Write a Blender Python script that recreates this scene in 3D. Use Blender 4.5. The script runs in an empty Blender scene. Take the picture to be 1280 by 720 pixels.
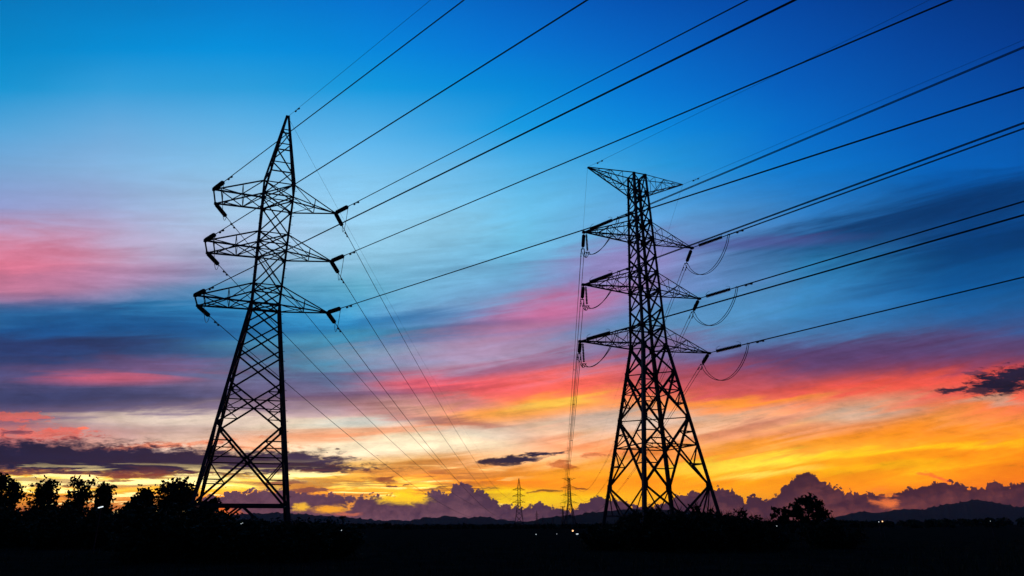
import bpy, math, random
import numpy as np
from mathutils import Vector, Matrix

C = bpy.context.scene
COL = C.collection

# ------------------------------------------------------------------ camera
CAM_F, PITCH, ROLL, CAM_H = 864.67, 0.33081, 0.00297, 2.0      # focal length in units of 1/1280 of the frame width
cp, sp = math.cos(PITCH), math.sin(PITCH)
cam_d = bpy.data.cameras.new('camera'); cam = bpy.data.objects.new('camera', cam_d); COL.objects.link(cam)
cam_d.sensor_width = 36; cam_d.lens = CAM_F / 1280 * 36
cam_d.clip_start = 0.1; cam_d.clip_end = 120000
_X = Vector((1, 0, 0)); _U = Vector((0, -sp, cp)); _F = Vector((0, cp, sp))
_cr, _sr = math.cos(ROLL), math.sin(ROLL)
_r = _cr * _X - _sr * _U; _u = _sr * _X + _cr * _U
M4 = Matrix.Identity(4)
for i in range(3):
    M4[i][0] = _r[i]; M4[i][1] = _u[i]; M4[i][2] = -_F[i]; M4[i][3] = (0, 0, CAM_H)[i]
cam.matrix_world = M4
C.camera = cam
C.view_settings.view_transform = 'Standard'; C.view_settings.look = 'None'
C.view_settings.exposure = 0.0; C.view_settings.gamma = 1.0; C.view_settings.use_curve_mapping = False
C.cycles.max_bounces = 4; C.cycles.diffuse_bounces = 2; C.cycles.glossy_bounces = 2
C.cycles.transparent_max_bounces = 8; C.cycles.volume_bounces = 0

def ray(px, py):
    "direction (not normalised, forward part 1 along +Y) through a point of the photograph"
    a, b = (px - 640) / CAM_F, (360 - py) / CAM_F
    u = a * _cr + b * _sr; v = -a * _sr + b * _cr
    d = _X * u + _U * v + _F
    return d / d.y
def at(px, py, Y):
    d = ray(px, py); return Vector((d.x * Y, Y, CAM_H + d.z * Y))

# ------------------------------------------------------------------ sky
def s2l(c):
    c = c / 255.0
    return c / 12.92 if c <= 0.04045 else ((c + 0.055) / 1.055) ** 2.4
def lin(rgb): return tuple(s2l(c) for c in rgb) + (1.0,)

W = bpy.data.worlds.new("World"); C.world = W; W.use_nodes = True
nt = W.node_tree; nt.nodes.clear()
W.cycles.sampling_method = 'MANUAL'; W.cycles.sample_map_resolution = 512

class NB:
    "tiny expression builder on a node tree"
    def __init__(s, t): s.t = t
    def put(s, sock, v):
        if isinstance(v, bpy.types.NodeSocket): s.t.links.new(v, sock)
        else: sock.default_value = v
    def m(s, op, a, b=None, c=None, clamp=False):
        n = s.t.nodes.new('ShaderNodeMath'); n.operation = op; n.use_clamp = clamp
        for i, v in enumerate((a, b, c)):
            if v is not None: s.put(n.inputs[i], v)
        return n.outputs[0]
    def add(s, a, b): return s.m('ADD', a, b)
    def sub(s, a, b): return s.m('SUBTRACT', a, b)
    def mul(s, a, b): return s.m('MULTIPLY', a, b)
    def div(s, a, b): return s.m('DIVIDE', a, b)
    def mad(s, a, b, c): return s.m('MULTIPLY_ADD', a, b, c)
    def smooth(s, v, a, b, lo=0.0, hi=1.0):
        n = s.t.nodes.new('ShaderNodeMapRange'); n.interpolation_type = 'SMOOTHSTEP'
        for i, x in enumerate((v, a, b, lo, hi)): s.put(n.inputs[i], x)
        return n.outputs[0]
    def lerp(s, v, a, b, lo=0.0, hi=1.0):
        n = s.t.nodes.new('ShaderNodeMapRange'); n.clamp = True
        for i, x in enumerate((v, a, b, lo, hi)): s.put(n.inputs[i], x)
        return n.outputs[0]
    def xyz(s, x, y, z=0.0):
        n = s.t.nodes.new('ShaderNodeCombineXYZ')
        for i, v in enumerate((x, y, z)): s.put(n.inputs[i], v)
        return n.outputs[0]
    def noise(s, vec, scale, detail=4, rough=.55, dist=0.0):
        n = s.t.nodes.new('ShaderNodeTexNoise'); n.noise_dimensions = '3D'
        s.put(n.inputs['Vector'], vec); n.inputs['Scale'].default_value = scale
        n.inputs['Detail'].default_value = detail; n.inputs['Roughness'].default_value = rough; n.inputs['Distortion'].default_value = dist
        return n.outputs[0]
    def voro(s, vec, scale, smooth=.4):
        n = s.t.nodes.new('ShaderNodeTexVoronoi'); n.feature = 'SMOOTH_F1'; n.voronoi_dimensions = '2D'
        s.put(n.inputs['Vector'], vec); n.inputs['Scale'].default_value = scale; n.inputs['Smoothness'].default_value = smooth
        return n.outputs['Distance']
    def mix(s, f, a, b, mode='MIX'):
        n = s.t.nodes.new('ShaderNodeMix'); n.data_type = 'RGBA'; n.blend_type = mode
        s.put(n.inputs['Factor'], f); s.put(n.inputs[6], a); s.put(n.inputs[7], b)
        return n.outputs[2]
    def scale(s, col, f):
        n = s.t.nodes.new('ShaderNodeVectorMath'); n.operation = 'SCALE'
        s.put(n.inputs[0], col); s.put(n.inputs['Scale'], f); return n.outputs[0]
    def vadd(s, a, b):
        n = s.t.nodes.new('ShaderNodeVectorMath'); n.operation = 'ADD'
        s.put(n.inputs[0], a); s.put(n.inputs[1], b); return n.outputs[0]

b = NB(nt)
tc = nt.nodes.new('ShaderNodeTexCoord')
sep = nt.nodes.new('ShaderNodeSeparateXYZ'); nt.links.new(tc.outputs['Generated'], sep.inputs[0])
dx, dy, dz = sep.outputs
dys = b.m('MAXIMUM', dy, 0.12)
U0 = b.div(dx, dys)                    # tangent of the bearing from north
V0 = b.div(dz, dys)                    # slope above the horizon

def uv_of(px, py):
    d = ray(px, py); return d.x, d.z
def dv_at(px, py): return abs(uv_of(px, py - .5)[1] - uv_of(px, py + .5)[1])
def du_at(px, py): return abs(uv_of(px + .5, py)[0] - uv_of(px - .5, py)[0])

# large soft and small crisp cloud structure, drawn out along the wind (rising slightly to the right)
_t = b.add(U0, .10)
Vr = b.sub(V0, b.mul(.125, b.add(_t, b.m('SQRT', b.mad(_t, _t, .03)))))      # bands level on the left, fanning upward on the right
n_big = b.sub(b.noise(b.xyz(b.mul(U0, 1.6), b.mul(Vr, 5.5), 3.1), 1.0, 4, .5, .3), .5)
n_mid = b.sub(b.noise(b.xyz(b.mul(U0, 3.2), b.mul(Vr, 26.0), 7.7), 1.0, 8, .62, .8), .5)
n_fine = b.sub(b.noise(b.xyz(b.mul(U0, 22.0), b.mul(V0, 70.0), 1.3), 1.0, 6, .62, .4), .5)
n_rag = b.sub(b.noise(b.xyz(b.mul(U0, 52.0), b.mul(V0, 190.0), 9.3), 1.0, 8, .68, .8), .5)
n_streak = b.sub(b.noise(b.xyz(b.mul(U0, 3.0), b.mul(b.add(b.mul(Vr, .75), b.mul(V0, .25)), 80.0), 2.2), 1.0, 5, .6, .3), .5)
n_puff = b.sub(b.noise(b.xyz(b.mul(U0, 46.0), b.mul(V0, 105.0), 5.3), 1.0, 6, .65, .6), .5)
low = b.smooth(V0, .36, .16, .30, 1.0)       # crisp fibres low down, softer veils higher up
cloudy = b.mul(b.smooth(V0, -0.01, 0.10), b.smooth(V0, 0.66, 0.36))       # the clear blue zenith stays smooth
Vw = b.add(V0, b.mul(cloudy, b.add(b.mul(n_big, 0.09), b.mad(n_mid, 0.068, b.mul(low, b.mad(n_streak, .026, b.mul(n_rag, .010)))))))
Uw = b.add(U0, b.mul(n_big, 0.22))

SKY_Y = [0, 60, 110, 160, 210, 260, 300, 330, 360, 385, 410, 440, 465, 490, 510, 530, 550, 570, 590, 605, 620, 640, 660]
SKY_X = [0, 160, 320, 480, 640, 800, 960, 1120, 1280]
SKY = """0,124,186 0,126,194 0,126,202 0,118,200 0,104,190 0,88,176 0,78,164 0,66,146 0,58,134
0,140,202 0,143,208 0,144,212 0,136,212 0,122,206 0,106,194 0,90,178 0,78,162 0,66,146
20,150,208 70,160,215 50,158,216 20,152,216 0,140,214 0,122,206 0,102,190 0,88,172 0,76,156
90,165,215 125,175,220 105,176,222 90,172,224 30,156,220 10,140,216 0,118,202 0,98,182 0,86,166
125,165,210 150,182,220 140,190,226 130,190,230 90,176,226 50,155,216 20,130,206 0,108,190 0,92,172
150,150,200 170,182,216 165,198,226 150,200,232 115,188,228 105,165,214 60,135,200 10,90,160 0,74,140
205,145,175 190,170,205 170,194,222 150,198,228 120,188,222 120,150,200 80,130,185 10,84,145 0,76,140
220,125,150 190,155,190 150,180,212 140,190,218 115,175,212 140,145,195 75,150,200 20,110,165 0,84,148
190,120,150 120,140,180 80,150,190 110,178,206 120,155,195 130,135,185 85,150,200 30,110,170 10,88,150
60,115,160 50,120,170 40,135,185 60,145,190 130,135,175 110,130,180 75,140,190 45,110,165 30,90,150
30,90,145 20,85,145 30,115,165 50,135,175 90,130,170 110,135,175 80,130,175 70,105,155 60,85,140
40,70,120 50,75,125 60,115,155 95,145,170 150,145,175 120,115,155 90,95,145 100,85,130 110,75,115
75,80,125 130,90,125 100,110,145 110,120,150 220,130,140 170,100,120 125,80,115 150,75,95 180,70,85
70,75,115 75,80,120 105,105,140 150,120,140 235,120,105 230,110,95 180,80,90 225,95,80 230,105,85
100,85,120 110,100,130 170,140,145 205,180,180 245,160,100 245,170,110 238,130,80 250,140,62 236,126,84
190,110,110 180,150,150 225,200,185 235,205,185 235,190,165 225,190,170 232,168,116 246,158,70 240,150,72
200,110,105 210,170,160 240,215,185 245,200,165 245,205,170 235,165,115 240,168,84 252,168,26 250,150,22
120,80,100 230,150,110 240,170,120 250,220,190 250,195,140 240,150,70 252,178,44 253,162,12 249,145,8
230,150,40 245,180,60 250,200,80 250,215,140 245,160,50 250,165,20 254,186,12 252,160,8 248,140,6
255,225,110 255,230,130 255,215,90 252,190,60 250,160,30 252,165,10 252,166,6 251,152,6 246,132,8
250,170,40 245,160,40 240,150,50 245,170,40 255,200,10 253,190,5 252,158,6 249,142,8 238,122,14
200,110,50 220,120,60 160,105,90 160,110,100 235,170,50 240,160,50 240,150,40 240,140,40 220,120,50
170,100,70 180,105,70 140,95,95 140,95,95 200,130,70 200,130,70 200,120,60 200,120,60 190,105,60"""
SKY = np.array([[[float(c) for c in t.split(',')] for t in r.split()] for r in SKY.split('\n')])
def sky_sample(px, py):
    i = int(np.clip(np.searchsorted(SKY_Y, py) - 1, 0, len(SKY_Y) - 2)); j = int(np.clip(np.searchsorted(SKY_X, px) - 1, 0, len(SKY_X) - 2))
    fy = float(np.clip((py - SKY_Y[i]) / (SKY_Y[i+1] - SKY_Y[i]), 0, 1)); fx = float(np.clip((px - SKY_X[j]) / (SKY_X[j+1] - SKY_X[j]), 0, 1))
    return (SKY[i, j] * (1-fx) + SKY[i, j+1] * fx) * (1-fy) + (SKY[i+1, j] * (1-fx) + SKY[i+1, j+1] * fx) * fy
V_LO, V_HI, U_STEP = -0.06, 1.34, 0.23
vpos = b.lerp(Vw, V_LO, V_HI)
Uc = b.m('MINIMUM', b.m('MAXIMUM', Uw, -0.92), 0.92)
base = None
for k in range(-4, 5):
    uc = k * U_STEP
    ramp = nt.nodes.new('ShaderNodeValToRGB'); el = ramp.color_ramp.elements
    stops = []
    for y in reversed(SKY_Y):
        v = uv_of(640, y)[1]
        x = 640 + CAM_F * uc * (cp - sp * (360 - y) / CAM_F)
        stops.append(((v - V_LO) / (V_HI - V_LO), lin(sky_sample(x, y))))
    top = stops[-1][1]
    stops.append((1.0, (top[0] * .6, top[1] * .55, top[2] * .6, 1)))
    el[0].position, el[0].color = stops[0]; el[1].position, el[1].color = stops[-1]
    for p, c in stops[1:-1]:
        e = el.new(p); e.color = c
    nt.links.new(vpos, ramp.inputs[0])
    w = b.m('MAXIMUM', b.sub(1.0, b.mul(b.m('ABSOLUTE', b.sub(Uc, uc)), 1 / U_STEP)), 0.0)
    t = b.scale(ramp.outputs[0], w)
    base = t if base is None else b.vadd(base, t)

# a cloud patch: an elongated, ragged or soft-edged drift of cloud of one colour
g = bpy.data.node_groups.new('cloud_patch', 'ShaderNodeTree')
for nm, ty in (('Color', 'NodeSocketColor'), ('Patch', 'NodeSocketColor'), ('U', 'NodeSocketFloat'), ('V', 'NodeSocketFloat'), ('Rag', 'NodeSocketFloat'),
               ('cu', 'NodeSocketFloat'), ('cv', 'NodeSocketFloat'), ('a', 'NodeSocketFloat'), ('b', 'NodeSocketFloat'), ('c', 'NodeSocketFloat'), ('d', 'NodeSocketFloat'),
               ('lo', 'NodeSocketFloat'), ('hi', 'NodeSocketFloat'), ('Amount', 'NodeSocketFloat'), ('Opacity', 'NodeSocketFloat')):
    g.interface.new_socket(nm, in_out='INPUT', socket_type=ty)
g.interface.new_socket('Color', in_out='OUTPUT', socket_type='NodeSocketColor')
gb = NB(g); gi = g.nodes.new('NodeGroupInput'); go = g.nodes.new('NodeGroupOutput'); I = {s.name: s for s in gi.outputs}
_du = gb.sub(I['U'], I['cu']); _dv = gb.sub(I['V'], I['cv'])
p_ = gb.mad(_du, I['a'], gb.mul(_dv, I['b'])); q_ = gb.mad(_du, I['c'], gb.mul(_dv, I['d']))
dd = gb.m('SQRT', gb.mad(p_, p_, gb.mul(q_, q_)))
dd = gb.mad(I['Rag'], I['Amount'], dd)
g.links.new(gb.mix(gb.mul(gb.smooth(dd, I['hi'], I['lo']), I['Opacity']), I['Color'], I['Patch']), go.inputs[0])

PU = {'soft': b.add(U0, b.mul(n_big, 0.05)), 'hard': b.mad(n_puff, .035, U0)}
PV = {'soft': b.add(V0, b.mad(b.mul(n_streak, low), .02, b.mul(n_mid, 0.04))), 'hard': b.mad(n_fine, .014, V0)}
RAG = {'soft': b.add(n_mid, b.mul(b.mul(n_streak, .9), low)), 'hard': b.add(b.mul(n_rag, 1.0), b.mul(n_fine, .6))}
def patch(col, px, py, rx, ry, rot, rgb, op=.7, amount=None, kind='soft', soft=.8):
    cu, cv = uv_of(px, py); su, sv = du_at(px, py), dv_at(px, py)
    th = math.radians(rot); ct, st = math.cos(th), math.sin(th)
    n = nt.nodes.new('ShaderNodeGroup'); n.node_tree = g
    if amount is None: amount = 1.6 if kind == 'soft' else 2.7
    vals = dict(Patch=lin(rgb), cu=cu, cv=cv, a=ct / su / rx, b=st / sv / rx, c=-st / su / ry, d=ct / sv / ry,
                lo=1 - soft, hi=1 + soft * .8, Amount=amount, Opacity=op)
    for k, v in vals.items(): n.inputs[k].default_value = v
    nt.links.new(col, n.inputs['Color']); nt.links.new(PU[kind], n.inputs['U']); nt.links.new(PV[kind], n.inputs['V']); nt.links.new(RAG[kind], n.inputs['Rag'])
    return n.outputs[0]

SOFT = [
    (20, 335, 120, 38, -4, (224, 112, 138), .5), (150, 345, 120, 14, 2, (190, 140, 180), .4),
    (690, 388, 105, 24, 12, (216, 104, 146), .7), (770, 330, 80, 28, 10, (172, 118, 182), .5),
    (140, 472, 95, 8, 0, (228, 104, 122), .6, 3.0), (160, 456, 130, 9, 0, (158, 108, 150), .5),
    (555, 481, 85, 13, -2, (246, 92, 102), .8), (640, 478, 80, 20, 8, (232, 100, 108), .6), (730, 476, 80, 18, 14, (250, 108, 88), .7),
    (640, 458, 100, 9, 8, (124, 88, 130), .6), (665, 512, 100, 13, 10, (255, 168, 70), .8), (695, 507, 50, 6, 10, (255, 208, 90), .8),
    (555, 528, 110, 7, -9, (146, 86, 98), .65), (420, 547, 120, 8, 4, (240, 138, 76), .7), (610, 548, 100, 9, -8, (246, 150, 108), .5),
    (500, 558, 180, 12, 2, (255, 242, 208), .85), (250, 524, 150, 10, 0, (242, 224, 202), .7), (410, 532, 90, 8, 2, (238, 226, 200), .7),
    (530, 590, 115, 12, 0, (196, 112, 54), .65), (535, 603, 34, 5, 0, (255, 224, 90), .9),
    (640, 628, 100, 9, 0, (255, 216, 10), .75), (640, 606, 120, 7, -4, (250, 140, 25), .6), (830, 600, 90, 9, 3, (252, 140, 15), .5),
    (950, 577, 110, 7, 6, (255, 236, 84), .75), (950, 592, 70, 5, 4, (255, 240, 110), .6), (1130, 562, 180, 5, 4, (255, 208, 20), .65),
    (1130, 585, 120, 5, 4, (255, 200, 10), .5), (1135, 540, 170, 8, 4, (252, 146, 20), .55),
    (1030, 513, 125, 15, 5, (216, 176, 152), .65), (940, 532, 80, 8, 11, (196, 116, 96), .6), (970, 520, 50, 6, 12, (190, 120, 104), .4),
    (1130, 482, 180, 12, 5, (250, 98, 78), .6), (1050, 446, 230, 20, 4, (96, 66, 112), .7), (900, 476, 90, 20, 0, (196, 86, 96), .5),
    (930, 502, 90, 5, 2, (250, 160, 50), .7), (420, 470, 90, 10, 3, (84, 96, 136), .6), (60, 450, 160, 12, -2, (44, 60, 104), .6), (560, 415, 100, 10, 8, (62, 100, 150), .5),
    (1150, 266, 230, 26, 12, (4, 56, 108), .85), (1230, 310, 150, 26, 8, (0, 60, 116), .75), (1240, 345, 130, 20, 6, (10, 78, 138), .5), (940, 303, 110, 8, 3, (92, 88, 152), .6),
    (890, 392, 110, 26, 5, (92, 168, 212), .4), (130, 398, 210, 18, -3, (8, 84, 140), .65), (60, 434, 170, 11, 0, (46, 62, 112), .65),
    (470, 398, 150, 9, 4, (26, 112, 164), .6), (380, 425, 110, 10, 3, (90, 165, 195), .45), (600, 435, 125, 20, 5, (204, 150, 178), .5),
    (60, 496, 200, 14, 0, (56, 66, 108), .75), (340, 485, 110, 12, 0, (96, 96, 136), .5), (800, 435, 90, 16, 6, (150, 100, 140), .5),
    (470, 440, 70, 8, 3, (130, 165, 190), .5), (460, 493, 100, 10, 4, (110, 88, 124), .6), (455, 528, 60, 6, 4, (166, 192, 196), .5), (612, 545, 70, 6, -4, (214, 212, 200), .5), (805, 525, 75, 9, 6, (206, 196, 186), .6),
    (1080, 521, 60, 8, 5, (190, 186, 176), .5), (980, 541, 110, 7, 4, (228, 148, 126), .5), (1245, 502, 45, 4, 3, (192, 170, 150), .6), (560, 505, 70, 7, -3, (190, 140, 150), .5),
    (760, 560, 90, 10, -5, (246, 130, 60), .6), (470, 300, 120, 30, 10, (160, 205, 232), .4),
]
HARD = [
    (22, 521, 34, 5, -3, (226, 112, 100), .72, 5.5), (32, 542, 62, 7, -3, (226, 112, 100), .72, 5.5), (85, 538, 30, 3, -2, (226, 112, 100), .72, 5.5), (102, 535, 9, 2, 0, (246, 124, 96), .9),
    (20, 540, 22, 3, 0, (96, 62, 88), .8), (150, 560, 130, 4, 4, (246, 130, 84), .7), (330, 560, 60, 4, 0, (244, 150, 100), .6),
    (100, 573, 310, 21, -2, (24, 31, 66), 1.0, 1.5), (340, 579, 105, 15, 0, (28, 36, 72), 1.0, 1.6), (402, 587, 52, 6, 0, (34, 36, 62), 1.0), (376, 573, 40, 5, -5, (52, 54, 88), .9),
    (90, 592, 200, 3, 0, (92, 48, 60), .7), (230, 600, 75, 5, 1, (255, 232, 130), .95), (50, 600, 80, 4, 0, (255, 226, 110), .9),
    (120, 603, 160, 5, 0, (255, 238, 160), 1.0), (255, 601, 55, 6, 0, (255, 240, 170), 1.0), (70, 613, 90, 4, 0, (255, 205, 70), .9), (250, 613, 80, 4, 0, (255, 190, 50), .9), (345, 598, 40, 4, -4, (255, 238, 160), .95), (440, 606, 40, 4, 0, (255, 222, 110), .8),
    (165, 595, 45, 3, 0, (118, 56, 50), .9), (50, 606, 22, 2, 0, (120, 62, 40), .8), (85, 607, 12, 1.6, 0, (110, 50, 40), .8), (150, 600, 24, 2, 0, (130, 60, 45), .8),
    (320, 607, 40, 5, -8, (255, 225, 110), .9), (375, 592, 30, 4, 0, (255, 235, 170), .8), (384, 613, 22, 3, 0, (92, 62, 76), .9), (350, 602, 30, 3, 0, (96, 60, 72), .8),
    (420, 561, 5, 1.4, 0, (70, 56, 62), .9), (450, 585, 14, 2, 0, (86, 66, 72), .8),
    (640, 575, 36, 5, 4, (42, 38, 64), 1.0), (676, 567, 24, 3, 5, (44, 40, 66), 1.0), (612, 577, 16, 3, 4, (52, 42, 62), .9), (630, 581, 18, 2.4, 0, (60, 44, 60), .9),
    (702, 582, 16, 5, -10, (190, 90, 40), .7), (740, 568, 18, 3, 4, (190, 100, 60), .6),
    (485, 601, 12, 4, -10, (146, 84, 50), .9), (490, 608, 9, 1.6, 0, (90, 56, 50), .9), (510, 606, 8, 1.5, 0, (120, 70, 50), .8), (545, 611, 12, 1.6, 0, (110, 64, 50), .8),
    (1246, 481, 38, 14, 6, (38, 30, 56), 1.0), (1270, 468, 34, 9, 4, (46, 36, 64), 1.0), (1192, 487, 20, 4, 8, (60, 42, 62), 1.0), (1224, 489, 16, 4, 4, (84, 48, 64), .9), (1218, 466, 14, 3, 0, (110, 66, 92), .8),
    (679, 614, 24, 1.8, 0, (110, 56, 36), .8), (727, 611, 13, 1.2, 0, (140, 62, 30), .8), (600, 610, 22, 1.6, 0, (110, 62, 60), .7),
]
HOT = [
    (270, 641, 26, 6, 0, (255, 128, 36), .95), (376, 634, 10, 6, 0, (255, 198, 56), .95), (411, 636, 24, 5, 0, (255, 178, 40), .95), (437, 633, 3.5, 5, 0, (252, 168, 60), .9),
    (503, 623, 28, 8, 0, (255, 206, 30), .95), (435, 643, 14, 2, 0, (214, 120, 90), .7),
    (1110, 628, 17, 7, 0, (240, 128, 62), .95), (1174, 597, 17, 3, -22, (255, 112, 52), .9), (1155, 592, 9, 2, 0, (255, 120, 50), .8), (1098, 612, 12, 3, 10, (246, 140, 40), .8),
]
col = base
for f in SOFT: col = patch(col, *f, kind='soft', soft=.85)
for f in HARD: col = patch(col, *f, kind='hard', soft=.4)

# broken cloudlets across the glow where the sun went down
n_cl = b.noise(b.xyz(b.mul(U0, 9.0), b.mul(V0, 120.0), 4.4), 1.0, 6, .6, .6)
win = b.mul(b.mul(b.smooth(V0, .004, .022), b.smooth(V0, .092, .060)), b.smooth(U0, .05, -.10))
col = b.mix(b.mul(b.mul(b.smooth(n_cl, .50, .60), win), .6), col, lin((134, 68, 52)))
col = b.mix(b.mul(b.mul(b.smooth(n_cl, .46, .38), win), .9), col, (1.25, .98, .42, 1))

# the bank of cumulus along the horizon: a height curve made ragged by billows
TOPS = [(0, 652), (235, 648), (255, 622), (300, 611), (350, 612), (372, 615), (395, 618), (420, 617), (440, 621), (470, 619), (500, 620), (522, 622), (532, 613), (545, 613), (557, 616), (565, 608),
        (574, 599), (582, 602), (590, 605), (600, 612), (612, 622), (628, 630), (645, 632), (660, 630), (667, 627), (676, 627), (684, 631), (705, 636), (722, 638), (729, 626),
        (742, 620), (754, 618), (762, 626), (772, 622), (790, 630), (812, 632), (834, 628), (846, 616), (858, 617), (868, 612), (878, 617), (886, 607), (898, 606), (918, 614),
        (930, 622), (940, 618), (955, 624), (968, 622), (978, 608), (992, 598), (1006, 589), (1016, 592), (1028, 601), (1040, 607), (1056, 613), (1075, 616), (1094, 617), (1110, 620),
        (1124, 613), (1150, 606), (1172, 603), (1192, 601), (1205, 608), (1228, 608), (1243, 601), (1256, 606), (1280, 604), (1330, 606), (1500, 625), (1800, 640)]
fc = nt.nodes.new('ShaderNodeFloatCurve'); cm = fc.mapping; cv = cm.curves[0]
B_U0, B_U1, B_V = -1.0, 1.0, 0.10
pts = [(max(0, min(1, (uv_of(x, y)[0] - B_U0) / (B_U1 - B_U0))), max(0, min(1, uv_of(x, y)[1] / B_V))) for x, y in TOPS]
pts = sorted(dict(pts).items())
cv.points[0].location = (0.0, pts[0][1]); cv.points[1].location = (1.0, pts[-1][1])
for p in pts:
    if 0.001 < p[0] < .999: cv.points.new(*p)
for p in cv.points: p.handle_type = 'VECTOR'
cm.update()
wob = b.noise(b.xyz(b.mul(U0, 60.0), b.mul(V0, 60.0), 0.0), 1.0, 3, .5)
vb = b.xyz(b.mad(b.sub(wob, .5), .018, U0), b.mad(b.sub(wob, .5), .014, V0))
bill = b.add(b.mul(b.voro(vb, 78, .3), -.9), b.add(b.mul(b.voro(vb, 190, .25), -.55), b.add(b.mul(b.voro(vb, 420, .2), -.3), .64)))
bamp = b.lerp(b.noise(b.xyz(b.mul(U0, 9.0), 0.0, 6.1), 1.0, 2, .5), .3, .7, .35, 1.5)     # round heads bulge upwards
fc.inputs['Value'].default_value = 0
nt.links.new(b.lerp(b.mad(b.sub(wob, .5), .006, U0), B_U0, B_U1), fc.inputs['Value'])
htop = b.mul(fc.outputs[0], B_V)
over = b.sub(b.add(htop, b.mad(b.mul(bill, bamp), .012, b.mul(n_rag, .006))), V0)          # >0 inside the bank
bank = b.smooth(over, -0.0006, 0.0012)
deep = b.smooth(over, 0.0, 0.045)
strat = b.add(b.mul(n_streak, 1.5), b.mul(n_fine, .9))
shade = b.m('ADD', b.mad(bill, .30, b.mul(deep, .85)), b.mul(strat, .8), clamp=True)
warmth = b.smooth(U0, -0.15, 0.55)
lowc = b.mix(warmth, lin((122, 86, 100)), lin((128, 70, 66)))
hic = b.mix(warmth, lin((80, 58, 80)), lin((78, 42, 54)))
bankc = b.mix(shade, hic, lowc)
col = b.mix(bank, col, bankc)
for f in HOT: col = patch(col, *f, 2.2, kind='hard', soft=.6)

# grain of the clouds
tex = b.add(b.mad(n_big, .22, 1.0), b.mul(cloudy, b.add(b.mul(n_mid, .85), b.mul(low, b.add(b.mul(n_streak, .75), b.add(b.mul(n_rag, .35), b.mul(n_fine, .75)))))))
gm_ = nt.nodes.new('ShaderNodeGamma'); gm_.inputs[1].default_value = 1.13; nt.links.new(b.scale(col, 1.09), gm_.inputs[0]); col = gm_.outputs[0]
hs = nt.nodes.new('ShaderNodeHueSaturation'); hs.inputs['Saturation'].default_value = 1.0; nt.links.new(col, hs.inputs['Color']); col = hs.outputs[0]
col = b.scale(col, b.mul(tex, b.add(1.05, b.smooth(V0, .16, .0, 0.0, .16))))
col = b.mix(b.smooth(V0, .16, .40), col, b.mix(1.0, col, (.92, 1.0, .97, 1), 'MULTIPLY'))      # the high air is a touch teal
glow = b.mul(b.mul(b.smooth(V0, .025, .045), b.smooth(V0, .085, .065)), b.smooth(U0, .0, -.15))
col = b.scale(col, b.mad(glow, .28, 1.0))
# the rest of the dome: deep dusk blue overhead and behind
rear = nt.nodes.new('ShaderNodeValToRGB'); e = rear.color_ramp.elements
e[0].position = 0.0; e[0].color = lin((22, 26, 46)); e[1].position = 1.0; e[1].color = lin((0, 34, 80))
x_ = e.new(.25); x_.color = lin((12, 36, 76))
nt.links.new(b.m('MAXIMUM', dz, 0.0), rear.inputs[0])
col = b.mix(b.smooth(dy, .30, .56), rear.outputs[0], col)

SUN_EL, SUN_AZ = math.radians(0.8), math.radians(-17)       # just clear of the hills, left of straight ahead
nish = nt.nodes.new('ShaderNodeTexSky'); nish.sky_type = 'NISHITA'; nish.sun_disc = False
nish.sun_elevation = SUN_EL; nish.sun_rotation = SUN_AZ; nish.air_density = 1.2; nish.dust_density = 1.5
bg1 = nt.nodes.new('ShaderNodeBackground'); bg2 = nt.nodes.new('ShaderNodeBackground'); ad = nt.nodes.new('ShaderNodeAddShader'); wo = nt.nodes.new('ShaderNodeOutputWorld')
nt.links.new(nish.outputs[0], bg1.inputs[0]); bg1.inputs[1].default_value = 0.004
nt.links.new(col, bg2.inputs[0]); bg2.inputs[1].default_value = 1.0
nt.links.new(bg1.outputs[0], ad.inputs[0]); nt.links.new(bg2.outputs[0], ad.inputs[1]); nt.links.new(ad.outputs[0], wo.inputs[0])

sl = bpy.data.lights.new('sun', 'SUN'); so = bpy.data.objects.new('sun', sl); COL.objects.link(so)
sl.energy = 0.15; sl.angle = math.radians(.5); sl.color = (1, .55, .25)
sd = Vector((math.sin(SUN_AZ) * math.cos(SUN_EL), math.cos(SUN_AZ) * math.cos(SUN_EL), math.sin(SUN_EL)))
so.rotation_euler = sd.to_track_quat('Z', 'Y').to_euler()

# ------------------------------------------------------------------ materials
def mat(name, c, rough=.8, metal=0.0, spec=.3, var=0.0, vscale=3.0, emit=None, bump=0.0):
    m = bpy.data.materials.new(name); m.use_nodes = True; t = m.node_tree
    p = t.nodes['Principled BSDF']; p.inputs['Base Color'].default_value = (*c, 1); p.inputs['Roughness'].default_value = rough
    p.inputs['Metallic'].default_value = metal; p.inputs['Specular IOR Level'].default_value = spec
    n = NB(t); o = t.nodes.new('ShaderNodeTexCoord').outputs['Object']
    if var:
        f = n.noise(o, vscale, 5, .6)
        t.links.new(n.mix(n.lerp(f, .3, .7), tuple(x * (1 - var) for x in c) + (1,), tuple(x * (1 + var) for x in c) + (1,)), p.inputs['Base Color'])
    if bump:
        bn = t.nodes.new('ShaderNodeBump'); bn.inputs['Strength'].default_value = bump; t.links.new(n.noise(o, vscale * 3, 6, .65), bn.inputs['Height']); t.links.new(bn.outputs[0], p.inputs['Normal'])
    if emit:
        p.inputs['Emission Color'].default_value = (*emit[0], 1); p.inputs['Emission Strength'].default_value = emit[1]
    return m
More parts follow.
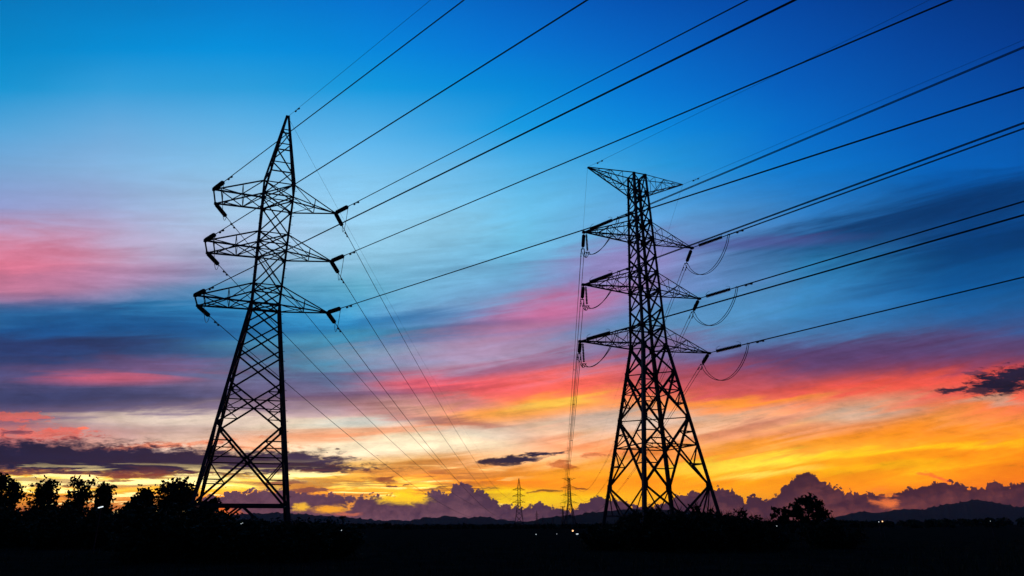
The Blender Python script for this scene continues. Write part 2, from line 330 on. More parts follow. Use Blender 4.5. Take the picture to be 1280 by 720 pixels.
M = dict(
    steel=mat('weathered_dark_steel', (.055, .055, .058), .7, .4, .3, .35, .8, bump=.1),
    ceramic=mat('brown_glazed_porcelain', (.06, .03, .022), .35, 0, .4, .3, 6),
    wire=mat('tarnished_aluminium_wire', (.05, .05, .055), .65, .5, .3, .2, 2),
    concrete=mat('concrete', (.22, .21, .2), .9, 0, .2, .25, 2, bump=.3),
    bark=mat('bark', (.05, .038, .028), .95, 0, .1, .4, 5, bump=.4),
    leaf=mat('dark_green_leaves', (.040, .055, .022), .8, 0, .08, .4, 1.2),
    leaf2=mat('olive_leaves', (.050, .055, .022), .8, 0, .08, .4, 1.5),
    frond=mat('palm_frond', (.045, .06, .028), .7, 0, .15, .3, 2),
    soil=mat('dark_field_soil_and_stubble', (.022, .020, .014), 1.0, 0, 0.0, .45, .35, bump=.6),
    wood=mat('hill_forest', (.040, .050, .030), 1.0, 0, 0.0, .35, .004),
    lamp_white=mat('lit_white_lamp', (.8, .8, .8), .5, emit=((.85, .95, 1.0), 1.3)),
    lamp_orange=mat('lit_orange_lamp', (.8, .6, .4), .5, emit=((1.0, .50, .22), 2.2)),
)

# ------------------------------------------------------------------ mesh helpers
class MB:
    def __init__(s): s.v = []; s.f = []
    def add(s, vs, fs):
        o = len(s.v); s.v += [tuple(p) for p in vs]; s.f += [tuple(i + o for i in f) for f in fs]; return s
    def angle(s, a, b_, w, t=None, flip=False):
        "an angle iron (L section) from a to b"
        a = Vector(a); b_ = Vector(b_); d = b_ - a
        if d.length < 1e-4: return s
        d.normalize(); h = Vector((0, 0, 1)) if abs(d.z) < .9 else Vector((0, 1, 0))
        x = d.cross(h).normalized(); y = x.cross(d).normalized()
        if flip: x = -x
        t = t or w * .22
        pr = [(-w/2, -w/2), (w/2, -w/2), (w/2, -w/2 + t), (-w/2 + t, -w/2 + t), (-w/2 + t, w/2), (-w/2, w/2)]
        vs = [e_ + x * p[0] + y * p[1] for e_ in (a, b_) for p in pr]
        fs = [(i, (i+1) % 6, 6 + (i+1) % 6, 6 + i) for i in range(6)]
        fs += [(0, 3, 2, 1), (0, 5, 4, 3), (6, 7, 8, 9), (6, 9, 10, 11)]
        return s.add(vs, fs)
    def box(s, c, sx, sy, sz, X=Vector((1, 0, 0)), Y=Vector((0, 1, 0)), Z=Vector((0, 0, 1))):
        c = Vector(c); vs = [c + X * (i * sx/2) + Y * (j * sy/2) + Z * (k * sz/2) for k in (-1, 1) for j in (-1, 1) for i in (-1, 1)]
        return s.add(vs, [(0, 2, 3, 1), (4, 5, 7, 6), (0, 1, 5, 4), (2, 6, 7, 3), (0, 4, 6, 2), (1, 3, 7, 5)])
    def tube(s, pts, r, n=6, cap=True):
        pts = [Vector(p) for p in pts]; N = len(pts); vs = []; rr = r if hasattr(r, '__len__') else [r] * N
        ref = None
        for i, p in enumerate(pts):
            d = (pts[min(i+1, N-1)] - pts[max(i-1, 0)]).normalized()
            if ref is None: ref = Vector((0, 0, 1)) if abs(d.z) < .9 else Vector((1, 0, 0))
            x = d.cross(ref).normalized(); y = x.cross(d).normalized(); ref = y
            vs += [p + (x * math.cos(2*math.pi*k/n) + y * math.sin(2*math.pi*k/n)) * rr[i] for k in range(n)]
        fs = [(i*n + k, i*n + (k+1) % n, (i+1)*n + (k+1) % n, (i+1)*n + k) for i in range(N-1) for k in range(n)]
        if cap: fs += [tuple(range(n-1, -1, -1)), tuple((N-1)*n + k for k in range(n))]
        return s.add(vs, fs)
    def insulator(s, a, b_, r, sheds=14):
        "a string of porcelain discs between two points"
        a = Vector(a); b_ = Vector(b_); d = b_ - a; L = d.length; pts = [a]; rr = [.04]
        for i in range(sheds):
            t0 = (i + .12) / sheds; t1 = (i + .45) / sheds; t2 = (i + .55) / sheds; t3 = (i + .95) / sheds
            pts += [a + d * t0, a + d * t1, a + d * t2, a + d * t3]; rr += [r * .42, r, r * .95, r * .42]
        pts.append(b_); rr.append(.04)
        return s.tube(pts, rr, 10)
    def build(s, name, m, parent=None, smooth=False):
        me = bpy.data.meshes.new(name); me.from_pydata([tuple(p) for p in s.v], [], s.f); me.materials.append(M[m] if isinstance(m, str) else m)
        if smooth: me.polygons.foreach_set('use_smooth', [True] * len(me.polygons))
        me.update(); o = bpy.data.objects.new(name, me); COL.objects.link(o)
        if parent is not None: o.parent = parent
        return o
def tag(o, label=None, cat=None, group=None, kind=None):
    for k, v in (('label', label), ('category', cat), ('group', group), ('kind', kind)):
        if v: o[k] = v
    return o
def empty(name, loc, rz=0.0):
    o = bpy.data.objects.new(name, None); COL.objects.link(o); o.location = loc; o.rotation_euler = (0, 0, rz); o.empty_display_size = .5
    return o
def copy_tree(o, parent=None):
    c = o.copy(); COL.objects.link(c)
    if parent is not None: c.parent = parent
    for ch in list(o.children): copy_tree(ch, c)
    return c

# ------------------------------------------------------------------ ground, hills, haze
def polar_sheet():
    rs = [0.0] + list(np.geomspace(2, 30000, 90)); n = 144; vs = [(0, 0, 0)]; fs = []
    rnd = np.random.RandomState(4)
    for i, r in enumerate(rs[1:]):
        for k in range(n):
            a = 2 * math.pi * k / n
            z = (rnd.rand() - .5) * (.10 if r < 400 else 0.0)
            vs.append((r * math.cos(a), r * math.sin(a), z))
    for k in range(n): fs.append((0, 1 + k, 1 + (k+1) % n))
    for i in range(len(rs) - 2):
        for k in range(n):
            p = 1 + i*n; q = p + n; fs.append((p + k, q + k, q + (k+1) % n, p + (k+1) % n))
    m = MB(); m.v = vs; m.f = fs; return m
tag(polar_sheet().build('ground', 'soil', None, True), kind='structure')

def hill(ridge, Y, depth, seed):
    "a ridge: its crest from bearings and heights, flanks falling to the plain in front of and behind it"
    rnd = np.random.RandomState(seed); xs = np.arange(ridge[0][0], ridge[-1][0] + .1, 2.5)
    ys = np.interp(xs, [p[0] for p in ridge], [p[1] for p in ridge])
    ph = rnd.rand(6) * 6.3
    m = MB(); rows = []
    prof = [(-1, 0), (-.8, .10), (-.6, .28), (-.4, .52), (-.2, .80), (-.07, .95), (0, 1), (.2, .85), (.5, .45), (1, 0)]
    jit = np.zeros(len(xs))
    for s_, w_ in ((3, .5), (7, .3), (17, .2)):
        k = rnd.rand(int((xs[-1] - xs[0]) / s_) + 3) - .5; jit += np.interp((xs - xs[0]) / s_, np.arange(len(k)), k) * w_
    for i, (x, y) in enumerate(zip(xs, ys)):
        P = at(x, y + jit[i] * 4.5, Y); row = []
        for j, (d, h) in enumerate(prof):
            hh = max(0, P.z) * h * (1 + (0 if h in (0, 1) else (rnd.rand() - .5) * .25))
            row.append((P.x * (1 + d * depth / Y), Y + d * depth, hh - (.5 if h == 0 else 0)))
        rows.append(row)
    n = len(prof)
    m.v = [p for r_ in rows for p in r_]
    m.f = [(i*n + j, (i+1)*n + j, (i+1)*n + j + 1, i*n + j + 1) for i in range(len(rows) - 1) for j in range(n - 1)]
    return tag(m.build('hill', 'wood', None, True), kind='structure')
hill([(150, 654), (240, 650), (290, 644), (340, 641), (380, 642), (430, 646), (470, 650), (510, 651), (535, 647), (560, 646), (590, 647), (606, 645), (622, 649), (650, 651), (700, 656)], 9500, 1800, 1)
hill([(560, 658), (620, 657), (660, 652), (690, 646), (720, 643), (745, 640), (780, 637), (830, 637), (880, 641), (940, 650), (1000, 657)], 6500, 1500, 2)
hill([(940, 656), (1000, 651), (1040, 647), (1075, 640), (1110, 640), (1130, 636), (1155, 638), (1180, 631), (1205, 627), (1222, 625), (1240, 628), (1258, 631), (1275, 634), (1300, 631), (1330, 638), (1400, 650)], 9000, 1700, 3)
hill([(-200, 652), (-60, 646), (0, 644), (60, 648), (140, 645), (200, 650), (260, 656)], 9800, 1800, 5)

hz = bpy.data.materials.new('evening_haze_air'); hz.use_nodes = True; t = hz.node_tree
t.nodes.remove(t.nodes['Principled BSDF'])
pv = t.nodes.new('ShaderNodeVolumePrincipled'); pv.inputs['Color'].default_value = (.80, .74, .88, 1); pv.inputs['Density'].default_value = 2.2e-5
pv.inputs['Anisotropy'].default_value = 0.0
t.links.new(pv.outputs[0], t.nodes['Material Output'].inputs['Volume'])
zt = 480
hb = MB().box((0, 6500, zt/2 - 1), 28000, 15000, zt + 2).build('haze', hz); tag(hb, kind='stuff')

# ------------------------------------------------------------------ pylons
LX, LY, LA = -23.144, 61.921, 0.3394
L_ZS, L_Z, L_ZU = 33.789, (31.986, 26.760, 21.462), (33.789, 28.494, 23.309)
L_WS, L_W3, L_WB = 1.412, 1.2246, 4.1344
L_R, L_L, L_E = (5.619, 5.606, 5.689), (5.745, 5.812, 5.963), 1.586
RX, RY, RA = 16.608, 82.351, 0.3469
R_ZT, R_ZL, R_Z, R_ZU = 46.0, 43.289, (36.739, 29.723, 22.556), (39.121, 32.088, 24.955)
R_WS, R_W3, R_WB = 0.8313, 1.5823, 5.0802
R_E, R_ARM = 7.181, (7.842, 8.206, 8.899)
def world(x, y, a, p):
    c, s = math.cos(a), math.sin(a); return Vector((x + c*p[0] - s*p[1], y + s*p[0] + c*p[1], p[2]))
def local_dir(a, d):
    c, s = math.cos(a), math.sin(a); return Vector((c*d[0] + s*d[1], -s*d[0] + c*d[1], d[2]))
V3 = lambda x, y, z: Vector((x, y, z))
CORN = ((-1, -1), (1, -1), (1, 1), (-1, 1))

def faces_panels(mb, wf, levels, w, horiz=None, redundant=(), hw=None):
    "X bracing on the four faces between successive levels"
    for i in range(len(levels) - 1):
        z0, z1 = levels[i], levels[i+1]; a, c = wf(z0), wf(z1)
        for k in range(4):
            p, q = CORN[k], CORN[(k+1) % 4]
            A0, B0 = V3(p[0]*a, p[1]*a, z0), V3(q[0]*a, q[1]*a, z0); A1, B1 = V3(p[0]*c, p[1]*c, z1), V3(q[0]*c, q[1]*c, z1)
            ww = w[i] if hasattr(w, '__len__') else w
            mb.angle(A0, B1, ww); mb.angle(B0, A1, ww, flip=True)
            if horiz and i in horiz: mb.angle(A1, B1, hw or ww * .8)
            if i in redundant:
                tt = a / (a + c); X = A0 + (B1 - A0) * tt; zx = X.z; wx = wf(zx)
                AL, BL = V3(p[0]*wx, p[1]*wx, zx), V3(q[0]*wx, q[1]*wx, zx)
                rw = ww * .55
                mb.angle(AL, X, rw); mb.angle(BL, X, rw)
                for S, L_, z_ in ((A0, AL, z0), (B0, BL, z0)):       # small struts between the leg and the big diagonal
                    far = B1 if S is A0 else A1
                    D = S + (far - S) * (tt * .52); wl = wf(D.z); lp = V3(S.x / a * wl, S.y / a * wl, D.z)
                    mb.angle(lp, D, rw); mb.angle(L_, D, rw)
                for S, L_ in ((A1, AL), (B1, BL)):
                    far = B0 if S is A1 else A0
                    D = S + (far - S) * ((1 - tt) * .52); wl = wf(D.z); lp = V3(S.x / c * wl, S.y / c * wl, D.z)
                    mb.angle(lp, D, rw); mb.angle(L_, D, rw)

def arm_lattice(mb, lo_near, lo_far, up_near, up_far, tip_near, tip_far, w, n=3):
    for A, T in ((lo_near, tip_near), (lo_far, tip_far)): mb.angle(A, T, w)
    for A, T in ((up_near, tip_near), (up_far, tip_far)): mb.angle(A, T, w * .8)
    P = lambda A, T, t: A + (T - A) * t
    wide = (tip_near - tip_far).length > .3
    if wide: mb.angle(tip_near, tip_far, w)
    ts_ = [i / (n + (0 if not wide else .35)) for i in range(n + 1)]
    for lo, up, tp in ((lo_near, up_near, tip_near), (lo_far, up_far, tip_far)):
        for i in range(1, n + 1):
            if ts_[i] < .98: mb.angle(P(lo, tp, ts_[i]), P(up, tp, ts_[i]), w * .5)
            if i % 2: mb.angle(P(up, tp, ts_[i-1]), P(lo, tp, ts_[i]), w * .55)
            else: mb.angle(P(lo, tp, ts_[i-1]), P(up, tp, ts_[i]), w * .55)
    for i in range(1, n + 1):
        a0, a1 = P(lo_near, tip_near, ts_[i-1]), P(lo_far, tip_far, ts_[i]); c0, c1 = P(lo_far, tip_far, ts_[i-1]), P(lo_near, tip_near, ts_[i])
        mb.angle(a0, a1, w * .5)
        if i < n or wide: mb.angle(c0, c1, w * .5)
        if ts_[i] < .98: mb.angle(P(lo_near, tip_near, ts_[i]), P(lo_far, tip_far, ts_[i]), w * .45)
        if ts_[i] < .98: mb.angle(P(up_near, tip_near, ts_[i]), P(up_far, tip_far, ts_[i]), w * .4)

def legs(root, wf, segs, w, bolts=False):
    for k, (sx, sy) in enumerate(CORN):
        m = MB()
        for z0, z1 in zip(segs[:-1], segs[1:]):
            a, c = wf(z0), wf(z1); wl = w if z0 == 0 else w * .74; m.angle(V3(sx*a, sy*a, z0), V3(sx*c, sy*c, z1), wl, wl * .3, flip=(k % 2 == 0))
        if bolts and k in (1, 3):
            z = 2.5
            while z < segs[-1] - .5:
                a = wf(z); m.tube([V3(sx*a, sy*a, z), V3(sx*(a + .28), sy*a, z)] if int(z / .45) % 2 else [V3(sx*a, sy*a, z), V3(sx*a, sy*(a + .28), z)], .022, 4); z += .45
        m.build('leg', 'steel', root)
    for sx, sy in CORN:
        a = wf(0); MB().box((sx*a, sy*a, .22), .9, .9, .9).build('concrete_footing', 'concrete', root)

def gussets(mb, wf, zs, s_):
    for z in zs:
        a = wf(z)
        for sx, sy in CORN:
            mb.box((sx*a - sx*s_*.25, sy*(a + .035), z), s_, .03, s_ * .9); mb.box((sx*(a + .035), sy*a - sy*s_*.25, z), .03, s_, s_ * .9)

def left_body_w(z):
    if z >= L_Z[2]: return L_W3 + (L_WS - L_W3) * (z - L_Z[2]) / (L_ZS - L_Z[2])
    return L_W3 + (L_WB - L_W3) * (L_Z[2] - z) / L_Z[2]
def right_body_w(z):
    if z >= R_Z[2]: return R_W3 + (R_WS - R_W3) * (z - R_Z[2]) / (R_ZT - R_Z[2])
    return R_W3 + (R_WB - R_W3) * (R_Z[2] - z) / R_Z[2]

def peaked_pylon(root, k=1.0, detail=True):
    wf = left_body_w
    legs(root, wf, [0, L_Z[2], L_ZS], .27 * k, detail)
    m = MB()
    low = [3.65, 10.3, 14.0, 17.0, 19.4, L_Z[2]]
    faces_panels(m, wf, low, [.18*k, .15*k, .14*k, .13*k, .13*k], horiz=None, redundant=(0, 1) if detail else ())
    up = [L_Z[2], L_ZU[2], L_Z[1], L_ZU[1], L_Z[0], L_ZS]
    faces_panels(m, wf, up, .12 * k, horiz=(0, 1, 2, 3, 4), hw=.10 * k)
    for z in (3.65, L_Z[2]):
        for j in range(4):
            p, q = CORN[j], CORN[(j+1) % 4]; a = wf(z); m.angle(V3(p[0]*a, p[1]*a, z), V3(q[0]*a, q[1]*a, z), .2 * k)
    a0, a1 = wf(0), wf(3.65)
    for j in range(4):                       # K brace under the belt
        p, q = CORN[j], CORN[(j+1) % 4]; mid = V3((p[0]+q[0])/2*a1, (p[1]+q[1])/2*a1, 3.65)
        for c in (p, q): m.angle(mid, V3(c[0]*a0, c[1]*a0, .2), .16 * k)
    for z in (L_Z + L_ZU):                   # plan bracing at the arms
        a = wf(z); m.angle(V3(-a, -a, z), V3(a, a, z), .1 * k); m.angle(V3(a, -a, z), V3(-a, a, z), .1 * k)
    if detail: gussets(m, wf, list(L_Z) + [10.3, 14.0], .42)
    m.build('lattice_bracing', 'steel', root)
    m = MB(); T = V3(0, 0, 42.0)             # the pointed head for the earth wire
    mids = [.30, .58, .80]
    for sx, sy in CORN: m.angle(V3(sx*L_WS, sy*L_WS, L_ZS), T + V3(sx*.10, sy*.10, 0), .2 * k, flip=sx*sy > 0)
    pw = lambda t_: L_WS + (.10 - L_WS) * t_; pz = lambda t_: L_ZS + (42 - L_ZS) * t_
    lv = [0] + mids
    for i in range(len(lv)):
        for j in range(4):
            p, q = CORN[j], CORN[(j+1) % 4]; A = V3(p[0]*pw(lv[i]), p[1]*pw(lv[i]), pz(lv[i])); B = V3(q[0]*pw(lv[i]), q[1]*pw(lv[i]), pz(lv[i]))
            m.angle(A, B, .11 * k)
            if i + 1 < len(lv):
                e_ = lv[i+1]; m.angle(A if i % 2 else B, V3((q if i % 2 else p)[0]*pw(e_), (q if i % 2 else p)[1]*pw(e_), pz(e_)), .11 * k)
    m.box(T + V3(0, 0, .05), .4, .4, .14)
    m.build('earth_wire_peak', 'steel', root)
    arms = {}
    for i in range(3):
        z, zu = L_Z[i], L_ZU[i]; a, c = wf(z), wf(zu)
        for side in (1, -1):
            m = MB(); tn = V3(side*L_R[i], -.06, z) if side > 0 else V3(-L_L[i], -L_E, z); tf = V3(side*L_R[i], .06, z) if side > 0 else V3(-L_L[i], L_E, z)
            arm_lattice(m, V3(side*a, -a, z), V3(side*a, a, z), V3(side*c, -c, zu), V3(side*c, c, zu), tn, tf, .14 * k, 2)
            if side > 0: m.box(tn + V3(0, .06, -.02), .34, .3, .22)
            else: m.box(tn, .26, .26, .22); m.box(tf, .26, .26, .22)
            arms[(side, i)] = (m.build('cross_arm', 'steel', root), tn, tf)
    return arms

def earth_arm_pylon(root, k=1.0, detail=True):
    wf = right_body_w
    legs(root, wf, [0, R_Z[2], R_ZT], .40 * k, detail)
    m = MB()
    low = [6.2, 13.8, 19.3, R_Z[2]]
    faces_panels(m, wf, low, [.24*k, .23*k, .22*k], redundant=(0, 1) if detail else ())
    up = [R_Z[2], R_ZU[2], 27.3, R_Z[1], R_ZU[1], 34.3, R_Z[0], R_ZU[0], 41.2, R_ZL, R_ZT]
    faces_panels(m, wf, up, [.2*k, .19*k, .18*k, .18*k, .17*k, .17*k, .16*k, .15*k, .14*k, .14*k], horiz=(0, 2, 3, 5, 6, 8, 9), hw=.16 * k)
    zb = 3.0; ab, an = wf(zb), wf(6.2); a0 = wf(0)
    for j in range(4):
        p, q = CORN[j], CORN[(j+1) % 4]; mid = V3((p[0]+q[0])/2*ab, (p[1]+q[1])/2*ab, zb)
        m.angle(V3(p[0]*ab, p[1]*ab, zb), V3(q[0]*ab, q[1]*ab, zb), .16 * k)
        for c in (p, q):
            m.angle(mid, V3(c[0]*an, c[1]*an, 6.2), .2 * k); m.angle(mid, V3(c[0]*a0, c[1]*a0, .2), .18 * k)
            f = mid + (V3(c[0]*ab, c[1]*ab, zb) - mid) * .55; m.angle(f, V3(c[0]*an, c[1]*an, 6.2), .13 * k)
    a = wf(R_Z[2]); 
    for z in (R_Z[2], R_Z[1], R_Z[0], 19.3, 13.8, 10.6):
        a = wf(z); m.angle(V3(-a, -a, z), V3(a, a, z), .11 * k); m.angle(V3(a, -a, z), V3(-a, a, z), .11 * k)
    if detail: gussets(m, wf, list(R_Z) + list(R_ZU) + [R_ZL, 19.3, 13.8, 6.2], .62)
    m.build('lattice_bracing', 'steel', root)
    arms = {}
    for i in range(3):
        z, zu = R_Z[i], R_ZU[i]; a, c = wf(z), wf(zu)
        for side in (1, -1):
            m = MB(); ln = R_ARM[i] + (.22 if side < 0 else -.12); tn, tf = V3(side*ln, -.06, z), V3(side*ln, .06, z)
            arm_lattice(m, V3(side*a, -a, z), V3(side*a, a, z), V3(side*c, -c, zu), V3(side*c, c, zu), tn, tf, .145 * k, 4 if detail else 3)
            m.box(tn + V3(0, .06, -.03), .4, .36, .26)
            arms[(side, i)] = (m.build('cross_arm', 'steel', root), tn, tf)
    for side in (1, -1):
        m = MB(); a, c = wf(R_ZL), wf(R_ZT); tn, tf = V3(side*R_E, -.05, R_ZT), V3(side*R_E, .05, R_ZT)
        arm_lattice(m, V3(side*a, -a, R_ZL), V3(side*a, a, R_ZL), V3(side*c, -c, R_ZT), V3(side*c, c, R_ZT), tn, tf, .125 * k, 4 if detail else 3)
        arms[(side, 'E')] = (m.build('earth_wire_arm', 'steel', root), tn, tf)
    return arms

# ---- the two near pylons
LROOT = tag(empty('lattice_pylon', (LX, LY, 0), LA), 'dark steel lattice pylon with one pointed peak and three pairs of arms', 'pylon', 'lattice pylons of the two power lines')
RROOT = tag(empty('lattice_pylon', (RX, RY, 0), RA), 'dark steel lattice pylon with flat T-shaped top, rising behind the spiky bushes', 'pylon', 'lattice pylons of the two power lines')
L_ARMS = peaked_pylon(LROOT); R_ARMS = earth_arm_pylon(RROOT)

# ---- far pylons
def far_pylon(kind, px, ground_py, top_py, label, k=1.5, rz=.05):
    H = 42 if kind == 'peak' else 46
    d = ray(px, top_py); Y = (H - CAM_H) / d.z
    r_ = tag(empty('lattice_pylon', (d.x * Y, Y, 0), rz), label, 'pylon', 'lattice pylons of the two power lines')
    (peaked_pylon if kind == 'peak' else earth_arm_pylon)(r_, k, False)
    return r_, Vector((d.x * Y, Y, 0))
FL, FLP = far_pylon('peak', 648.6, 660, 598.0, 'small distant lattice pylon with a pointed peak, left of the T-topped distant one', 1.9, .0)
FR, FRP = far_pylon('earth', 711.0, 660, 597.5, 'distant lattice pylon with a flat T-shaped top above an orange lamp', 1.35, .15)
FAR2 = [far_pylon('peak', 670.8, 660, 638.5, 'tiny far lattice pylon just right of the peaked distant pylon', 2.6)[0:2],
        far_pylon('earth', 703.3, 660, 633.0, 'far lattice pylon seen beside the left legs of the T-topped distant one', 2.4, .1)[0:2],
        far_pylon('peak', 678.5, 660, 645.0, 'very far lattice pylon, right-hand one of a close tiny pair before the hill', 3.4)[0:2],
        far_pylon('earth', 691.0, 660, 646.0, 'very far lattice pylon standing alone before the dark hill slope', 3.4)[0:2]]

# ------------------------------------------------------------------ conductors
def wpt(tower, p): return world(*((LX, LY, LA) if tower == 'L' else (RX, RY, RA)), p)
def sag_span(A, B, s, n=60):
    return [A + (B - A) * t_ - Vector((0, 0, 4 * s * t_ * (1 - t_))) for t_ in np.linspace(0, 1, n)]
def near_span(A, az, m, length, n=70, k=1e-5):
    d = Vector((math.cos(az), math.sin(az), 0)); return [A + d * t_ + Vector((0, 0, m * t_ + k * t_ * t_)) for t_ in np.linspace(0, length, n)]
def damper(parent, pts, dist):
    "a stockbridge damper clamped under the wire"
    acc = 0
    for a, c in zip(pts[:-1], pts[1:]):
        l_ = (c - a).length
        if acc + l_ >= dist: break
        acc += l_
    d = (c - a).normalized(); p = a + d * (dist - acc) - Vector((0, 0, .12))
    m = MB().tube([p - d * .42, p + d * .42], .02, 5)
    for s_ in (-1, 1): m.tube([p + d * s_ * .22, p + d * s_ * .28, p + d * s_ * .44, p + d * s_ * .48], [.04, .085, .085, .05], 8)
    m.tube([p, p + Vector((0, 0, .13))], .03, 5)
    m.build('vibration_damper', 'wire', parent)
def wire(name, pts, r, label, cat, group, dampers=(), taper=None):
    m = MB(); m.tube(pts, r, 6); o = m.build(name, 'wire'); tag(o, label, cat, group)
    for d in dampers: damper(o, pts, d)
    return o
def bundle(pts_, r, gap, label, group, dampers=(), spacers=()):
    "two parallel conductors held apart by spacers"
    root = tag(empty('bundled_power_line', pts_[0]), label, 'power line', group)
    d = (pts_[1] - pts_[0]); side = Vector((d.y, -d.x, 0)).normalized() * gap / 2
    off = -pts_[0]
    for s_ in (-1, 1):
        q = [p + side * s_ + off for p in pts_]; m = MB().tube(q, r, 6); c = m.build('conductor', 'wire', root)
        for dd_ in dampers: damper(c, q, dd_)
    L = 0
    todo = list(spacers)
    for a, c in zip(pts_[:-1], pts_[1:]):
        l_ = (c - a).length
        while todo and L + l_ >= todo[0]:
            p = a + (c - a).normalized() * (todo.pop(0) - L) + off
            MB().tube([p - side * 1.05, p + side * 1.05], .05, 6).build('spacer', 'wire', root)
        L += l_
    return root

G_L, G_R, G_LF, G_RF = ('power lines from the peaked pylon over the viewer', 'power lines from the T-topped pylon to the right', 'power lines from the peaked pylon into the distance', 'power lines from the T-topped pylon into the distance')
L_AZ, R_AZ = -0.829056, -0.765969
mL = dict(E=-.0606, L0=-.0726, L1=-.0711, L2=-.0679, R0=-.0698, R1=-.0687, R2=-.0637)
mR = dict(EL=.0497, ER=.0513, L0=.0535, R0=.0569, L1=.0605, R1=.0517, L2=.0469, R2=.0525)
LEV = ('top', 'middle', 'bottom')
S = {-1: 'left', 1: 'right'}
def string_end(A, d, L): return A + d.normalized() * L
def jumper(P, Q, drop, n=22, out=None, r=.022):
    pts = []
    for t_ in np.linspace(0, 1, n):
        p = P + (Q - P) * t_; p = p - Vector((0, 0, drop * (4 * t_ * (1 - t_)) ** .75))
        if out is not None: p = p + out * (4 * t_ * (1 - t_))
        pts.append(p)
    return pts

# peaked pylon: earth wire, six conductors each way, insulators, jumpers
pk = wpt('L', V3(0, 0, 42.08))
wire('earth_wire', near_span(pk, L_AZ, mL['E'], 170), .016, 'thin earth wire climbing from the pointed peak to the top edge, topmost line', 'earth wire', G_L, (2.2,))
FL_PK = FLP + Vector((0, 0, 42))
wire('earth_wire', sag_span(pk, FL_PK, 14, 90), .014, 'faint thin earth wire descending from the pointed peak towards the far peaked pylon', 'earth wire', G_LF)
for i in range(3):
    for side in (-1, 1):
        arm, tn, tf = L_ARMS[(side, i)]
        A = wpt('L', tn); B = wpt('L', tf)
        din = Vector((math.cos(L_AZ), math.sin(L_AZ), mL[('L' if side < 0 else 'R') + str(i)]))
        far = FLP + Vector((side * 5.7, 0, L_Z[i])); s_ = 16.6
        span = far - B; dout = Vector((span.x, span.y, span.z - 4 * s_))
        ins = 2.5; Pi = string_end(A, din, ins); Po = string_end(B, dout, ins)
        loc = lambda p: LROOT_inv @ p
        LROOT_inv = Matrix.Translation((LX, LY, 0)) @ Matrix.Rotation(LA, 4, 'Z'); LROOT_inv = LROOT_inv.inverted()
        for E0, E1, dr in ((A, Pi, din), (B, Po, dout)):
            m = MB(); m.tube([loc(E0), loc(string_end(E0, dr, .28))], .05, 6)
            m.insulator(loc(string_end(E0, dr, .25)), loc(string_end(E0, dr, ins - .2)), .215, 15)
            m.tube([loc(string_end(E0, dr, ins - .25)), loc(E1 + dr.normalized() * .15)], .05, 6)
            m.build('insulator_string', 'ceramic', arm, False)
        m = MB(); m.tube([loc(p) for p in jumper(Pi, Po, 1.5)], .024, 6); m.build('jumper_cable', 'wire', arm)
        key = ('L' if side < 0 else 'R') + str(i)
        wire('power_line', near_span(Pi, L_AZ, mL[key], 170), .038, 'thick conductor from the %s %s arm of the peaked pylon up to the upper edge' % (LEV[i], S[side]), 'power line', G_L, (1.6,))
        wire('power_line', sag_span(Po, far, s_, 110), .034, 'conductor from the %s %s arm of the peaked pylon sagging down to the horizon' % (LEV[i], S[side]), 'power line', G_LF, (1.6,))

